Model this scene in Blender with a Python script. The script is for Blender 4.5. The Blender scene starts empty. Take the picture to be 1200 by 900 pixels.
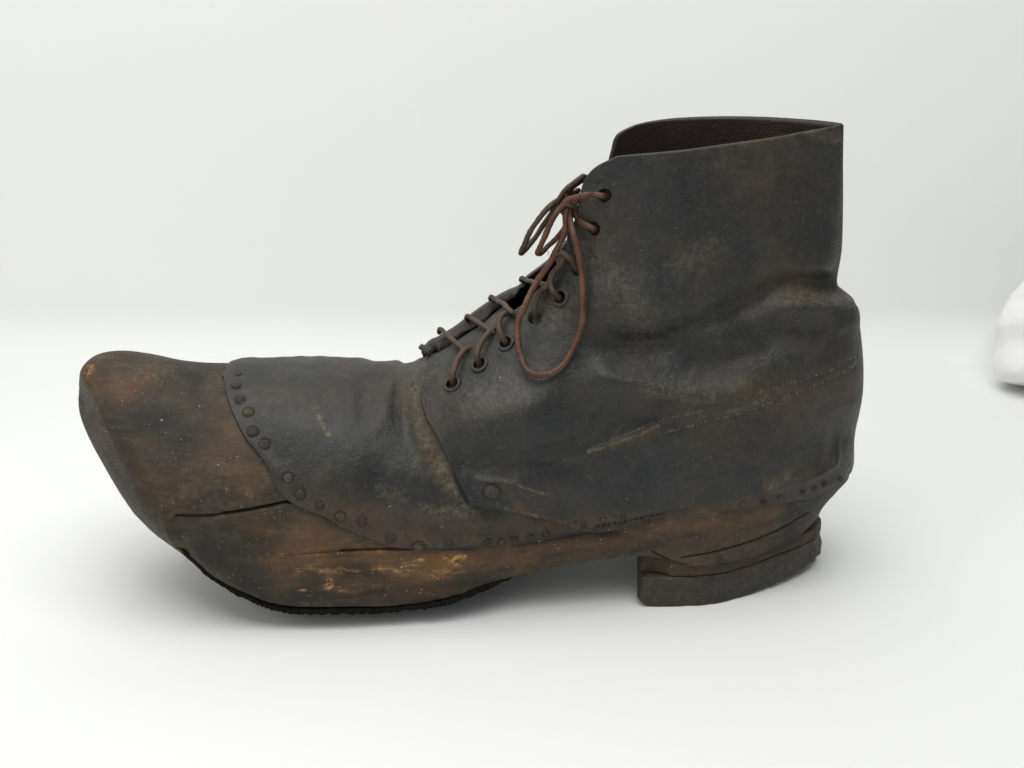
import bpy, math, random
import numpy as np
random.seed(4); RNG = np.random.default_rng(11)
SC = bpy.context.scene; COL = SC.collection
# ------------------------------------------------------------------ camera geometry
PITCH = math.radians(20); F = 1500.0
CAM = np.array([0.0, -0.4886, 0.264])
FW = np.array([0, math.cos(PITCH), -math.sin(PITCH)]); UP = np.array([0, math.sin(PITCH), math.cos(PITCH)])
ZG = -.0018                                          # height of the table under the boot
PX = 0.0003467                                     # metres covered by one photo pixel at the boot
def U(u, v, y):
    """world point on the plane y that the photo shows at (u, v)"""
    d = FW + np.array([(u-600)/F, 0, 0]) + UP*((450-v)/F)
    return CAM + d*((y-CAM[1])/d[1])
def yc(x):                                          # centre line of the boot in plan
    return 0.015*np.clip((np.asarray(x)+0.17)/0.30, 0, 1)
# ------------------------------------------------------------------ numeric helpers
def spline(P, n, key=None):
    P = np.asarray(P, float); m = len(P)
    if key is None:
        key = np.concatenate([[0], np.cumsum(np.linalg.norm(np.diff(P, axis=0), axis=1)+1e-9)])
    key = np.asarray(key, float)
    if np.isscalar(n): t = np.linspace(key[0], key[-1], n)
    else: t = key[0] + np.asarray(n)*(key[-1]-key[0])
    T = np.zeros_like(P)
    for i in range(m):
        a, b = max(i-1, 0), min(i+1, m-1)
        T[i] = (P[b]-P[a])/(key[b]-key[a])
    i = np.clip(np.searchsorted(key, t, side='right')-1, 0, m-2)
    h = (key[i+1]-key[i]); s = (t-key[i])/h
    s = s[:, None]; h = h[:, None]
    return ((2*s**3-3*s**2+1)*P[i] + (s**3-2*s**2+s)*h*T[i] + (-2*s**3+3*s**2)*P[i+1] + (s**3-s**2)*h*T[i+1])
def segdist(X, Z, L):
    """distance from points to polyline L (k,2)"""
    out = np.full(X.shape, 1e9)
    for a, b in zip(L[:-1], L[1:]):
        d = b-a; q = max(d@d, 1e-14)
        t = np.clip(((X-a[0])*d[0]+(Z-a[1])*d[1])/q, 0, 1)
        np.minimum(out, (X-a[0]-t*d[0])**2+(Z-a[1]-t*d[1])**2, out=out)
    return np.sqrt(out)
_perm = RNG.random((256, 256))
def vnoise(X, Z):
    xi = np.floor(X).astype(int); zi = np.floor(Z).astype(int); fx = X-xi; fz = Z-zi
    fx = fx*fx*(3-2*fx); fz = fz*fz*(3-2*fz); g = lambda a, b: _perm[a & 255, b & 255]
    return (g(xi, zi)*(1-fx)+g(xi+1, zi)*fx)*(1-fz) + (g(xi, zi+1)*(1-fx)+g(xi+1, zi+1)*fx)*fz - .5
def fbm(X, Z, sc, octv=4, rough=.5, ox=0.):
    r = 0; a = 1; X = X*sc+ox+37; Z = Z*sc+ox*1.7+91
    for k in range(octv):
        r = r+a*vnoise(X, Z); X = X*2.03+11.3; Z = Z*2.03+5.1; a *= rough
    return r
def sstep(a, b, x):
    t = np.clip((x-a)/(b-a), 0, 1); return t*t*(3-2*t)
# ------------------------------------------------------------------ the boot's body, half-thickness over its side view
def xz(L): return np.array([[U(*p)[0], U(*p)[2]] for p in L])
TIP = (89, 458, 0)
FT = spline(xz([TIP, (90, 444, 0), (94, 427, 0), (108, 415, 0), (135, 412, 0), (165, 417, 0), (210, 423, .004), (262, 426, .006),
     (280, 424, .006), (330, 425, .006), (390, 426, .006), (440, 429, .006), (465, 433, .006), (480, 430, .006), (495, 426, .006), (520, 412, .006), (562, 386, .006),
     (590, 362, .006), (615, 343, .006), (638, 318, .006), (648, 290, .006), (648, 250, .006), (640, 200, .006), (640, 110, .006)]), 140)
BTL = [TIP, (89, 470, 0), (94, 486, 0), (114, 518, 0), (146, 571, -.004), (181, 615, -.010), (222, 655, -.018), (275, 690, -.025), (330, 713, -.029),
     (400, 726, -.031), (470, 720, -.031), (530, 707, -.030), (580, 692, -.029), (620, 680, -.028), (660, 670, -.026), (705, 663, -.024), (745, 658, -.023),
     (775, 662, -.023), (795, 668, -.022), (830, 664, -.018), (880, 650, -.010), (925, 627, .004), (957, 604, .015)]
def bot_xz(L):
    Q = xz(L); Q[:, 1] = np.maximum(Q[:, 1], ZG+.0022); return Q
BT = spline(bot_xz(BTL), 130)
BK = spline(xz([(957, 604, .015), (966, 588, .015), (981, 571, .015), (994, 556, .015), (999, 535, .015), (1000, 505, .015), (1008, 465, .015), (1010, 425, .015), (1007, 385, .015), (1001, 352, .015),
     (990, 341, .015), (981, 333, .015), (981, 320, .015), (986, 290, .015), (988, 240, .015), (988, 190, .015), (989, 130, .015)]), 120)
CT = [  # u, v, half width, R front/top, R bottom, R back, exponent back
 (90, 450, .036, .036, .040, .05, .5), (150, 500, .041, .040, .038, .05, .5), (220, 560, .046, .044, .026, .05, .5), (300, 560, .051, .046, .012, .05, .5), (400, 580, .053, .046, .008, .05, .5),
 (500, 560, .051, .044, .008, .05, .5), (580, 500, .046, .040, .009, .05, .5), (640, 600, .041, .040, .006, .05, .5), (720, 500, .040, .038, .005, .05, .5),
 (760, 620, .038, .038, .004, .06, .5), (850, 560, .038, .04, .0035, .066, .5), (950, 560, .037, .04, .004, .072, .5), (940, 430, .037, .04, .004, .05, .5), (960, 340, .032, .04, .01, .05, .55),
 (800, 400, .036, .038, .01, .06, .5), (690, 330, .034, .045, .01, .06, .5), (740, 260, .033, .06, .01, .10, .7), (900, 280, .032, .06, .01, .09, .7), (720, 190, .030, .07, .01, .11, .8), (860, 160, .031, .07, .01, .10, .85), (980, 160, .03, .07, .01, .10, .85)]
CTP = xz([(c[0], c[1], 0) for c in CT]); CTV = np.array([c[2:] for c in CT])
def _V(X, Z):
    w = np.stack([1/(((X-p[0])**2+(Z-p[1])**2)+.018**2)**2 for p in CTP], -1)
    return (w@CTV)/w.sum(-1)[..., None]
def _prof(V, dF, dB, dK):
    pr = lambda d, R, e: (1-(1-np.clip(d/R, 0, 1))**2)**e
    return V[..., 0]*pr(dF, V[..., 1], .5)*pr(dB, V[..., 2], .5)*pr(dK, V[..., 3], V[..., 4])
def body(X, Z):
    X = np.asarray(X, float); Z = np.asarray(Z, float)
    return _prof(_V(X, Z), segdist(X, Z, FT), segdist(X, Z, BT), segdist(X, Z, BK))
# the same on a lattice, for quick look-ups
_gx = np.arange(-.19, .17, .0007); _gz = np.arange(-.012, .225, .0007)
_GX, _GZ = np.meshgrid(_gx, _gz, indexing='ij'); _LAT = np.concatenate([np.stack([segdist(_GX, _GZ, q) for q in (FT, BT, BK)], -1), _V(_GX, _GZ)], -1)
def bodyq(X, Z):
    a = np.clip((np.asarray(X, float)-_gx[0])/.0007, 0, len(_gx)-1.01); b = np.clip((np.asarray(Z, float)-_gz[0])/.0007, 0, len(_gz)-1.01)
    i = a.astype(int); j = b.astype(int); f = (a-i)[..., None]; g = (b-j)[..., None]
    q = (_LAT[i, j]*(1-f)+_LAT[i+1, j]*f)*(1-g)+(_LAT[i, j+1]*(1-f)+_LAT[i+1, j+1]*f)*g
    return _prof(q[..., 3:], q[..., 0], q[..., 1], q[..., 2])
def Sv(L, off=0.0, side=-1, fn=None):
    """points where the rays through photo points L first meet the body (side -1) or its far half (side +1)"""
    fn = fn or bodyq; L = np.asarray(L, float); dirs = FW[None]+np.stack([(L[:, 0]-600)/F, 0*L[:, 0], 0*L[:, 0]], -1)+UP[None]*((450-L[:, 1:2])/F)
    ys = np.linspace(.016, .07, 70) if side > 0 else np.linspace(-.07, .016, 120)
    P = CAM+dirs[:, None, :]*((ys[None, :]-CAM[1])/dirs[:, 1:2])[..., None]
    g = P[..., 1]-(yc(P[..., 0])+side*(fn(P[..., 0], P[..., 2])+off))
    if side < 0:
        hit = g >= 0; k = np.where(hit.any(1), hit.argmax(1), np.abs(g).argmin(1))
    else: k = np.abs(g).argmin(1)
    k = np.clip(k, 1, len(ys)-1); r = np.arange(len(L)); g0 = g[r, k-1]; g1 = g[r, k]; t = np.clip(np.where(np.abs(g1-g0) > 1e-12, -g0/(g1-g0+1e-15), 0), 0, 1)
    y = ys[k-1]+t*(ys[k]-ys[k-1])
    return CAM+dirs*((y-CAM[1])/dirs[:, 1])[:, None]
def S(u, v, off=0.0, side=-1): return Sv([(u, v)], off, side)[0]
def Sxz(L, side=-1):
    r = Sv(L, 0, side); return r[:, [0, 2]]
def snormal(p, side=-1):
    e = .0012; f = lambda x, z: float(bodyq(x, z))
    gx = (f(p[0]+e, p[2])-f(p[0]-e, p[2]))/(2*e); gz = (f(p[0], p[2]+e)-f(p[0], p[2]-e))/(2*e)
    n = np.array([-gx, side, -gz]); return n/np.linalg.norm(n)
# ------------------------------------------------------------------ Blender helpers
def link(name, me, mat, parent=None, smooth=True):
    o = bpy.data.objects.new(name, me); COL.objects.link(o)
    if mat: me.materials.append(mat)
    if smooth: me.polygons.foreach_set('use_smooth', np.ones(len(me.polygons), bool))
    if parent: o.parent = parent
    return o
def mesh(verts, faces, name='m', cols=None):
    me = bpy.data.meshes.new(name); verts = np.asarray(verts, np.float32); faces = np.asarray(faces, np.int32)
    me.vertices.add(len(verts)); me.vertices.foreach_set('co', verts.ravel())
    k = faces.shape[1]; me.loops.add(faces.size); me.loops.foreach_set('vertex_index', faces.ravel())
    me.polygons.add(len(faces)); me.polygons.foreach_set('loop_start', np.arange(0, faces.size, k, dtype=np.int32))
    try: me.polygons.foreach_set('loop_total', np.full(len(faces), k, np.int32))
    except Exception: pass
    if cols is not None:
        for nm, arr in cols.items():
            a = me.attributes.new(nm, 'FLOAT', 'POINT'); a.data.foreach_set('value', np.asarray(arr, np.float32).ravel())
    me.update(calc_edges=True); me.validate(); return me
def gridfaces(m, n, base=0, flip=False, close=False):
    i = np.arange(m-1)[:, None]; j = np.arange(n if close else n-1)[None, :]; j2 = (j+1) % n
    a = i*n+j; b = i*n+j2; c = (i+1)*n+j2; d = (i+1)*n+j
    f = np.stack([a, b, c, d], -1).reshape(-1, 4)+base
    return f[:, ::-1] if flip else f
def gnormal(P):
    a = np.gradient(P, axis=0); b = np.gradient(P, axis=1); n = np.cross(a, b)
    l = np.linalg.norm(n, axis=-1, keepdims=True); n = n/np.maximum(l, 1e-12); n[l[..., 0] < 1e-11] = 0
    for _ in range(3):
        for ax in (0, 1):
            p = np.pad(n, [(1, 1) if k == ax else (0, 0) for k in range(3)], mode='edge')
            n = n+(p[2:] if ax == 0 else p[:, 2:])+(p[:-2] if ax == 0 else p[:, :-2])
        n = n/np.maximum(np.linalg.norm(n, axis=-1, keepdims=True), 1e-12)
    return n
# strokes: displacement / stains, painted highlights and shade given along lines on the near side
def paint(X, Z, strokes, side=-1):
    out = np.zeros(X.shape)
    if not strokes: return out
    strokes = [(spline(np.array(L, float), 22) if 3 <= len(L) < 20 else L, w, a) for L, w, a in strokes]
    al = Sxz([p for L, w, a in strokes for p in L]); k = 0
    for L, w, a in strokes:
        Q = al[k:k+len(L)]; k += len(L); Q = Q if len(Q) > 1 else np.vstack([Q, Q+1e-6])
        W = w*PX; m = (X > Q[:, 0].min()-3*W) & (X < Q[:, 0].max()+3*W) & (Z > Q[:, 1].min()-3*W) & (Z < Q[:, 1].max()+3*W)
        if not m.any(): continue
        if w >= 6 and abs(a) < .02 and len(L) == 22:      # wide bends: smooth sum along the line, no kinks
            ln = np.linalg.norm(np.diff(Q, axis=0), axis=1).sum(); Qs = spline(Q, max(24, int(ln/(W*.45)))); sp_ = ln/(len(Qs)-1); xm, zm = X[m], Z[m]; acc = np.zeros(xm.shape)
            for p_ in Qs: acc += np.exp(-((xm-p_[0])**2+(zm-p_[1])**2)/W**2)
            out[m] += a*acc*sp_/(1.7725*W)
        else: out[m] += a*np.exp(-(segdist(X[m], Z[m], Q)/W)**2)
    return out
def edge_dist(P, ends):
    """metres to each free end of the grid; ends = (s0,s1,t0,t1) booleans"""
    m, n = P.shape[:2]; e = np.full((m, n), 1.0)
    ds = np.linalg.norm(np.diff(P, axis=0), axis=-1); dt = np.linalg.norm(np.diff(P, axis=1), axis=-1)
    cs = np.vstack([np.zeros((1, n)), np.cumsum(ds, 0)]); ct = np.hstack([np.zeros((m, 1)), np.cumsum(dt, 1)])
    if ends[0]: e = np.minimum(e, cs)
    if ends[1]: e = np.minimum(e, cs[-1:]-cs)
    if ends[2]: e = np.minimum(e, ct)
    if ends[3]: e = np.minimum(e, ct[:, -1:]-ct)
    return e
def shell(P, N, t, ends, cols, bev=.0011, inner_stride=1):
    """solid leather sheet: outer grid P (normals N), thickness t, rounded free edges"""
    e = edge_dist(P, ends); k = 1-np.clip(e/bev, 0, 1)
    fall = (1-np.sqrt(np.maximum(1-k*k, 0)))*t*.45
    O = P-N*fall[..., None]; I = P-N*(t-fall)[..., None]
    m, n = P.shape[:2]
    V = np.concatenate([O.reshape(-1, 3), I.reshape(-1, 3)]); b = m*n
    fs = [gridfaces(m, n), gridfaces(m, n, b, True)]
    ring = np.concatenate([np.arange(n), np.arange(1, m)*n+n-1, (m-1)*n+np.arange(n-2, -1, -1), np.arange(m-2, 0, -1)*n])
    r2 = np.roll(ring, -1); fs.append(np.stack([ring, ring+b, r2+b, r2], -1))
    c2 = {k_: np.concatenate([v.ravel(), (v*(0 if k_ != 'grime_shade' else 1)).ravel()]) for k_, v in cols.items()}
    c2['inside'] = np.concatenate([np.zeros(b), np.ones(b)])
    return V, np.concatenate(fs), c2
# ------------------------------------------------------------------ materials
def newmat(name):
    m = bpy.data.materials.new(name); m.use_nodes = True; nt = m.node_tree; nt.nodes.clear()
    out = nt.nodes.new('ShaderNodeOutputMaterial'); bs = nt.nodes.new('ShaderNodeBsdfPrincipled'); nt.links.new(bs.outputs[0], out.inputs[0])
    return m, nt, bs
class G:
    def __init__(s, nt):
        s.nt = nt; s.tc = nt.nodes.new('ShaderNodeTexCoord').outputs['Object']
    def n(s, t, **k):
        x = s.nt.nodes.new(t)
        for a, b in k.items(): setattr(x, a, b)
        return x
    def setin(s, node, key, val):
        if isinstance(val, bpy.types.NodeSocket): s.nt.links.new(val, node.inputs[key])
        else: node.inputs[key].default_value = val
    def noise(s, scale, detail=6, rough=.6, vec=None, dist=0.0):
        x = s.n('ShaderNodeTexNoise'); s.setin(x, 'Vector', vec or s.tc); x.inputs['Scale'].default_value = scale; x.inputs['Detail'].default_value = detail
        x.inputs['Roughness'].default_value = rough; x.inputs['Distortion'].default_value = dist; return x.outputs[0]
    def map(s, sc, rot=(0, 0, 0)):
        x = s.n('ShaderNodeMapping'); s.setin(x, 0, s.tc); x.inputs['Scale'].default_value = sc; x.inputs['Rotation'].default_value = rot; return x.outputs[0]
    def math(s, op, a, b=0.0, c=0.0, clamp=False):
        x = s.n('ShaderNodeMath', operation=op, use_clamp=clamp); s.setin(x, 0, a); s.setin(x, 1, b); s.setin(x, 2, c); return x.outputs[0]
    def ramp(s, v, a, b):
        x = s.n('ShaderNodeMapRange'); s.setin(x, 0, v); x.inputs[1].default_value = a; x.inputs[2].default_value = b; return x.outputs[0]
    def mix(s, f, a, b):
        x = s.n('ShaderNodeMix', data_type='RGBA'); s.setin(x, 0, f)
        for key, c in ((6, a), (7, b)):
            if isinstance(c, tuple): x.inputs[key].default_value = (*c, 1)
            else: s.nt.links.new(c, x.inputs[key])
        return x.outputs[2]
    def attr(s, nm):
        x = s.n('ShaderNodeAttribute'); x.attribute_name = nm; return x.outputs['Fac']
    def specks(s, scale, rad, thr, vec=None):
        x = s.n('ShaderNodeTexVoronoi'); s.setin(x, 'Vector', vec or s.tc); x.inputs['Scale'].default_value = scale
        sp = s.n('ShaderNodeSeparateColor'); s.nt.links.new(x.outputs['Color'], sp.inputs[0])
        r = s.math('MULTIPLY', sp.outputs[1], rad)
        return s.math('MULTIPLY', s.math('LESS_THAN', x.outputs['Distance'], r), s.math('GREATER_THAN', sp.outputs[0], thr))
    def bump(s, h, strength, dist, prev=None):
        x = s.n('ShaderNodeBump'); s.setin(x, 'Height', h); x.inputs['Strength'].default_value = strength; x.inputs['Distance'].default_value = dist
        if prev: s.nt.links.new(prev, x.inputs['Normal'])
        return x.outputs[0]
def leather_mat(name, tint=(1, 1, 1), k=1.0):
    m, nt, bs = newmat(name); g = G(nt)
    T = lambda c: tuple(a*b*k for a, b in zip(c, tint))
    big = g.noise(22, 5, .6); mid = g.noise(70, 7, .65, dist=.4); fine = g.noise(420, 6, .7)
    n2 = g.noise(38, 6, .62, g.map((1, 1, 1.3), (0, .3, 0)), .5); n3 = g.noise(95, 6, .66, dist=.7); n4 = g.noise(210, 5, .7)
    c = g.mix(g.ramp(big, .40, .60), T((.022, .025, .026)), T((.031, .030, .025)))
    c = g.mix(g.math('MULTIPLY', g.ramp(n2, .48, .64), .55), c, T((.052, .040, .026)))
    c = g.mix(g.math('MULTIPLY', g.ramp(n2, .48, .36), .7), c, T((.017, .019, .020)))
    c = g.mix(g.math('MULTIPLY', g.ramp(n3, .54, .70), .42), c, T((.066, .050, .034)))
    c = g.mix(g.math('MULTIPLY', g.ramp(n3, .46, .34), .50), c, T((.012, .013, .013)))
    c = g.mix(g.math('MULTIPLY', g.ramp(n4, .56, .72), .45), c, T((.085, .074, .052)))
    c = g.mix(g.math('MULTIPLY', g.ramp(fine, .5, .78), .40), c, T((.080, .072, .054)))
    br = g.math('MULTIPLY', g.attr('brown'), g.ramp(g.math('ADD', mid, g.math('MULTIPLY', fine, .6)), .55, 1.0), clamp=True)
    c = g.mix(g.math('MULTIPLY', br, .85), c, (.085, .052, .030))
    du = g.math('MULTIPLY', g.attr('dust_sheen'), g.ramp(g.math('ADD', fine, g.math('MULTIPLY', g.noise(1100, 3, .7), .7)), .72, 1.15), clamp=True)
    c = g.mix(du, c, (.24, .20, .13))  # pale tan: real dust plus highlights painted on the folds
    c = g.mix(g.attr('grime_shade'), c, (.006, .005, .004))  # near-black: painted shade of pits, nail rings and crevices
    c = g.mix(g.math('MULTIPLY', g.math('MULTIPLY', g.math('MAXIMUM', g.specks(260, .10, .7), g.specks(400, .11, .75)), g.ramp(g.noise(38, 3, .6), .50, .60)), .6), c, (.36, .32, .24))
    c = g.mix(g.math('MULTIPLY', g.specks(700, .2, .88), .5), c, (.22, .18, .12))
    # fine scratches
    sc1 = g.ramp(g.math('ABSOLUTE', g.math('SUBTRACT', g.noise(60, 2, .4, g.map((1.0, 1, 6.0), (0, .5, 0))), .5)), .006, .0)
    c = g.mix(g.math('MULTIPLY', sc1, g.math('MULTIPLY', g.ramp(mid, .5, .7), .35)), c, (.12, .10, .075))
    c = g.mix(g.math('MULTIPLY', g.attr('inside'), .85), c, (.022, .013, .010))
    nt.links.new(c, bs.inputs['Base Color'])
    r = g.math('ADD', g.ramp(big, 0, 1), 0.0); r = g.math('MULTIPLY_ADD', mid, .35, .32)
    r = g.math('ADD', r, g.math('MULTIPLY', g.math('ADD', g.attr('dust_sheen'), g.attr('brown')), .15), clamp=True)
    nt.links.new(r, bs.inputs['Roughness']); bs.inputs['Specular IOR Level'].default_value = .40
    v = nt.nodes.new('ShaderNodeTexVoronoi'); nt.links.new(g.tc, v.inputs[0]); v.inputs['Scale'].default_value = 900
    b = g.bump(v.outputs['Distance'], .25, .0004); b = g.bump(fine, .4, .0005, b); b = g.bump(mid, .11, .0012, b)
    nt.links.new(b, bs.inputs['Normal']); return m
def wood_mat(name):
    m, nt, bs = newmat(name); g = G(nt)
    gr = g.noise(1, 8, .68, g.map((60, 90, 300), (0, -.12, 0)), .9); gr2 = g.noise(1, 6, .7, g.map((110, 160, 800), (0, -.08, 0)), .6)
    big = g.noise(20, 6, .65, dist=.6); mid = g.noise(85, 7, .7, dist=.3); fine = g.noise(500, 5, .75)
    n2 = g.noise(42, 6, .66, g.map((1, 1, 1.6), (0, .25, 0)), .6); n4 = g.noise(190, 6, .72, g.map((1, 1, 1.5)))
    c = g.mix(g.ramp(big, .40, .60), (.025, .022, .017), (.050, .039, .027))
    c = g.mix(g.math('MULTIPLY', g.ramp(n2, .50, .64), .75), c, (.070, .052, .034))
    c = g.mix(g.math('MULTIPLY', g.ramp(n2, .47, .35), .80), c, (.021, .020, .018))
    c = g.mix(g.math('MULTIPLY', g.ramp(gr, .52, .68), .38), c, (.095, .068, .042))
    c = g.mix(g.math('MULTIPLY', g.ramp(gr2, .53, .66), .42), c, (.018, .014, .010))
    c = g.mix(g.math('MULTIPLY', g.ramp(mid, .55, .74), .50), c, (.12, .088, .054))
    c = g.mix(g.math('MULTIPLY', g.ramp(n4, .56, .72), .45), c, (.14, .11, .075))
    c = g.mix(g.math('MULTIPLY', g.ramp(n4, .45, .32), .40), c, (.014, .012, .010))
    br = g.math('MULTIPLY', g.attr('brown'), g.ramp(g.math('ADD', mid, g.math('MULTIPLY', gr, .7)), .6, 1.05), clamp=True)
    c = g.mix(br, c, (.15, .072, .026))
    dk = g.math('MULTIPLY', g.attr('dark'), g.ramp(g.math('ADD', big, mid), .7, 1.1), clamp=True)
    c = g.mix(dk, c, (.016, .015, .013))
    c = g.mix(g.math('MULTIPLY', g.attr('chip'), g.ramp(g.math('ADD', g.math('MULTIPLY', fine, .6), g.math('MULTIPLY', gr, .7)), .58, .74), clamp=True), c, (.46, .25, .085))
    du = g.math('MULTIPLY', g.attr('dust_sheen'), g.ramp(fine, .5, .8), clamp=True)
    c = g.mix(du, c, (.22, .18, .11))
    c = g.mix(g.attr('grime_shade'), c, (.006, .005, .004))
    c = g.mix(g.math('MULTIPLY', g.math('MULTIPLY', g.math('MAXIMUM', g.specks(260, .12, .55), g.specks(420, .13, .6)), g.ramp(g.noise(45, 3, .6), .47, .58)), .8), c, (.42, .36, .26))
    c = g.mix(g.math('MULTIPLY', g.specks(700, .2, .80), .6), c, (.36, .29, .19))
    nt.links.new(c, bs.inputs['Base Color'])
    nt.links.new(g.math('MULTIPLY_ADD', mid, .4, .42, clamp=True), bs.inputs['Roughness']); bs.inputs['Specular IOR Level'].default_value = .26
    b = g.bump(gr2, .18, .0003); b = g.bump(gr, .10, .0005, b); b = g.bump(mid, .35, .0012, b); b = g.bump(fine, .4, .0005, b)
    nt.links.new(b, bs.inputs['Normal']); return m
def simple_mat(name, c1, c2, sc, rough=.6, bumpd=.0004, metal=0.0, c3=None, spec=.4):
    m, nt, bs = newmat(name); g = G(nt)
    a = g.noise(sc, 6, .7); f = g.noise(sc*6, 4, .7)
    c = g.mix(g.ramp(a, .35, .65), c1, c2)
    if c3: c = g.mix(g.math('MULTIPLY', g.ramp(f, .5, .75), .6), c, c3)
    nt.links.new(c, bs.inputs['Base Color']); bs.inputs['Roughness'].default_value = rough; bs.inputs['Metallic'].default_value = metal
    bs.inputs['Specular IOR Level'].default_value = spec
    b = g.bump(f, .6, bumpd); b = g.bump(a, .6, bumpd*2.5, b); nt.links.new(b, bs.inputs['Normal']); return m
M_LEA = leather_mat('old_black_leather', k=.70); M_VAMP = leather_mat('old_vamp_leather', (1.03, 1.0, .94), .66)
M_WOOD = wood_mat('stained_wood')
M_LACE = simple_mat('lace_leather', (.115, .044, .022), (.045, .022, .015), 130, .45, .0004, c3=(.16, .075, .04))
M_LACE2 = simple_mat('grimy_lace', (.034, .022, .015), (.075, .042, .026), 160, .55, .0003, c3=(.085, .06, .04))
M_RUST = simple_mat('rusted_iron', (.060, .040, .030), (.030, .023, .019), 380, .75, .0007, 0, c3=(.12, .085, .065), spec=.3)
M_RUST2 = simple_mat('pale_rusted_iron', (.095, .062, .045), (.045, .032, .026), 420, .75, .0006, 0, c3=(.16, .12, .09), spec=.3)
M_EYE = simple_mat('worn_eyelet', (.035, .038, .036), (.055, .055, .048), 500, .45, .0002, .4, c3=(.09, .08, .06))
M_RUB = simple_mat('black_tread', (.007, .006, .005), (.014, .012, .010), 300, .85, .0016, c3=(.03, .024, .018), spec=.1)
M_RIV = simple_mat('grimy_rivet', (.034, .031, .025), (.05, .045, .034), 400, .6, .0004, .1, c3=(.12, .10, .07))
# ------------------------------------------------------------------ the boot
boot = bpy.data.objects.new('boot', None); COL.objects.link(boot)
boot['label'] = 'old ankle boot of dark scuffed leather with brown laces and cracked wooden toe and sole'; boot['category'] = 'boot'
bx0 = U(500, 600, .005); boot.location = (0, 0, 0)
# vamp front edge, as seen (from the top ridge down to the sole edge)
VE = [(265, 434), (262, 444), (264, 458), (272, 482), (287, 513), (305, 536), (315, 551), (325, 574), (341, 590), (358, 599), (383, 608), (402, 620), (430, 632), (455, 642), (478, 645),
      (510, 645), (545, 643), (580, 640), (615, 636), (650, 630), (690, 622), (730, 612)]
VExz = Sxz(VE)
def project(P):
    d = P-CAM; z = d@FW; return 600+F*d[..., 0]/z, 450-F*(d@UP)/z

# --- wooden sole and toe, one block
def on_ft(us):
    """points of the top outline at photo columns us"""
    pu_ = project(np.stack([FT[:, 0], 0*FT[:, 0]+.006, FT[:, 1]], -1))[0]; k0 = int(np.argmin(FT[:40, 0])); g = np.interp(us, pu_[k0:], np.arange(k0, len(FT)))
    return np.stack([np.interp(g, np.arange(len(FT)), FT[:, 0]), np.interp(g, np.arange(len(FT)), FT[:, 1])], -1)
TkW = np.vstack([xz([TIP]), on_ft([91.0, 98, 113, 135, 165, 210, 262, 320, 400, 440]), xz([(500, 450, .01), (560, 495, .01), (610, 520, .01),
      (660, 530, .01), (705, 528, .01), (745, 524, .01), (775, 521, .01), (800, 518, .01), (840, 514, .01), (890, 510, .01), (940, 512, .015), (985, 525, .015)])])
BkW = bot_xz([TIP]+BTL[1:5]+[BTL[5], BTL[6], BTL[7], BTL[8], BTL[9]]+[(435, 728, -.031), BTL[10], BTL[11], BTL[12]]+BTL[13:])
n0 = min(len(TkW), len(BkW)); TkW = np.vstack([TkW[:n0-1], TkW[-1:]]); BkW = np.vstack([BkW[:n0-1], BkW[-1:]])
def rows_key(A, B):
    d = .5*(np.linalg.norm(np.diff(A, axis=0), axis=1)+np.linalg.norm(np.diff(B, axis=0), axis=1)); return np.concatenate([[0], np.cumsum(d+1e-6)])
def snap(Q, L, lim=.0012, frm=0):
    a = L[:-1][None]; d = np.diff(L, axis=0)[None]; t = np.clip(((Q[:, None]-a)*d).sum(-1)/np.maximum((d*d).sum(-1), 1e-14), 0, 1); p = a+d*t[..., None]
    e = np.linalg.norm(p-Q[:, None], axis=-1); k = e.argmin(1); r = np.arange(len(Q)); ok = (e[r, k] < lim) & (r >= frm); Q = Q.copy(); Q[ok] = p[r, k][ok]; return Q
def ruled(A, B, m, n, spow=None, tfun=None, key=None, sa=None, sb=None, frm=0):
    key = rows_key(A, B) if key is None else key
    s = np.linspace(0, 1, m) if spow is None else spow(np.linspace(0, 1, m))
    a = spline(A, s, key); b = spline(B, s, key)
    if sa is not None: a = snap(a, sa)
    if sb is not None: b = snap(b, sb, frm=frm)
    t = np.linspace(0, 1, n) if tfun is None else tfun(np.linspace(0, 1, n))
    return a[:, None, :]*(1-t)[None, :, None]+b[:, None, :]*t[None, :, None]
# wood extends slightly behind the leather at the back; last row follows the heel back outline
cosb = lambda t: .35*t+.65*(1-np.cos(np.pi*t))/2
tipd = lambda s: s**1.35
q = ruled(TkW, BkW, 760, 260, tipd, cosb, sa=FT, sb=BT)
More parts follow.
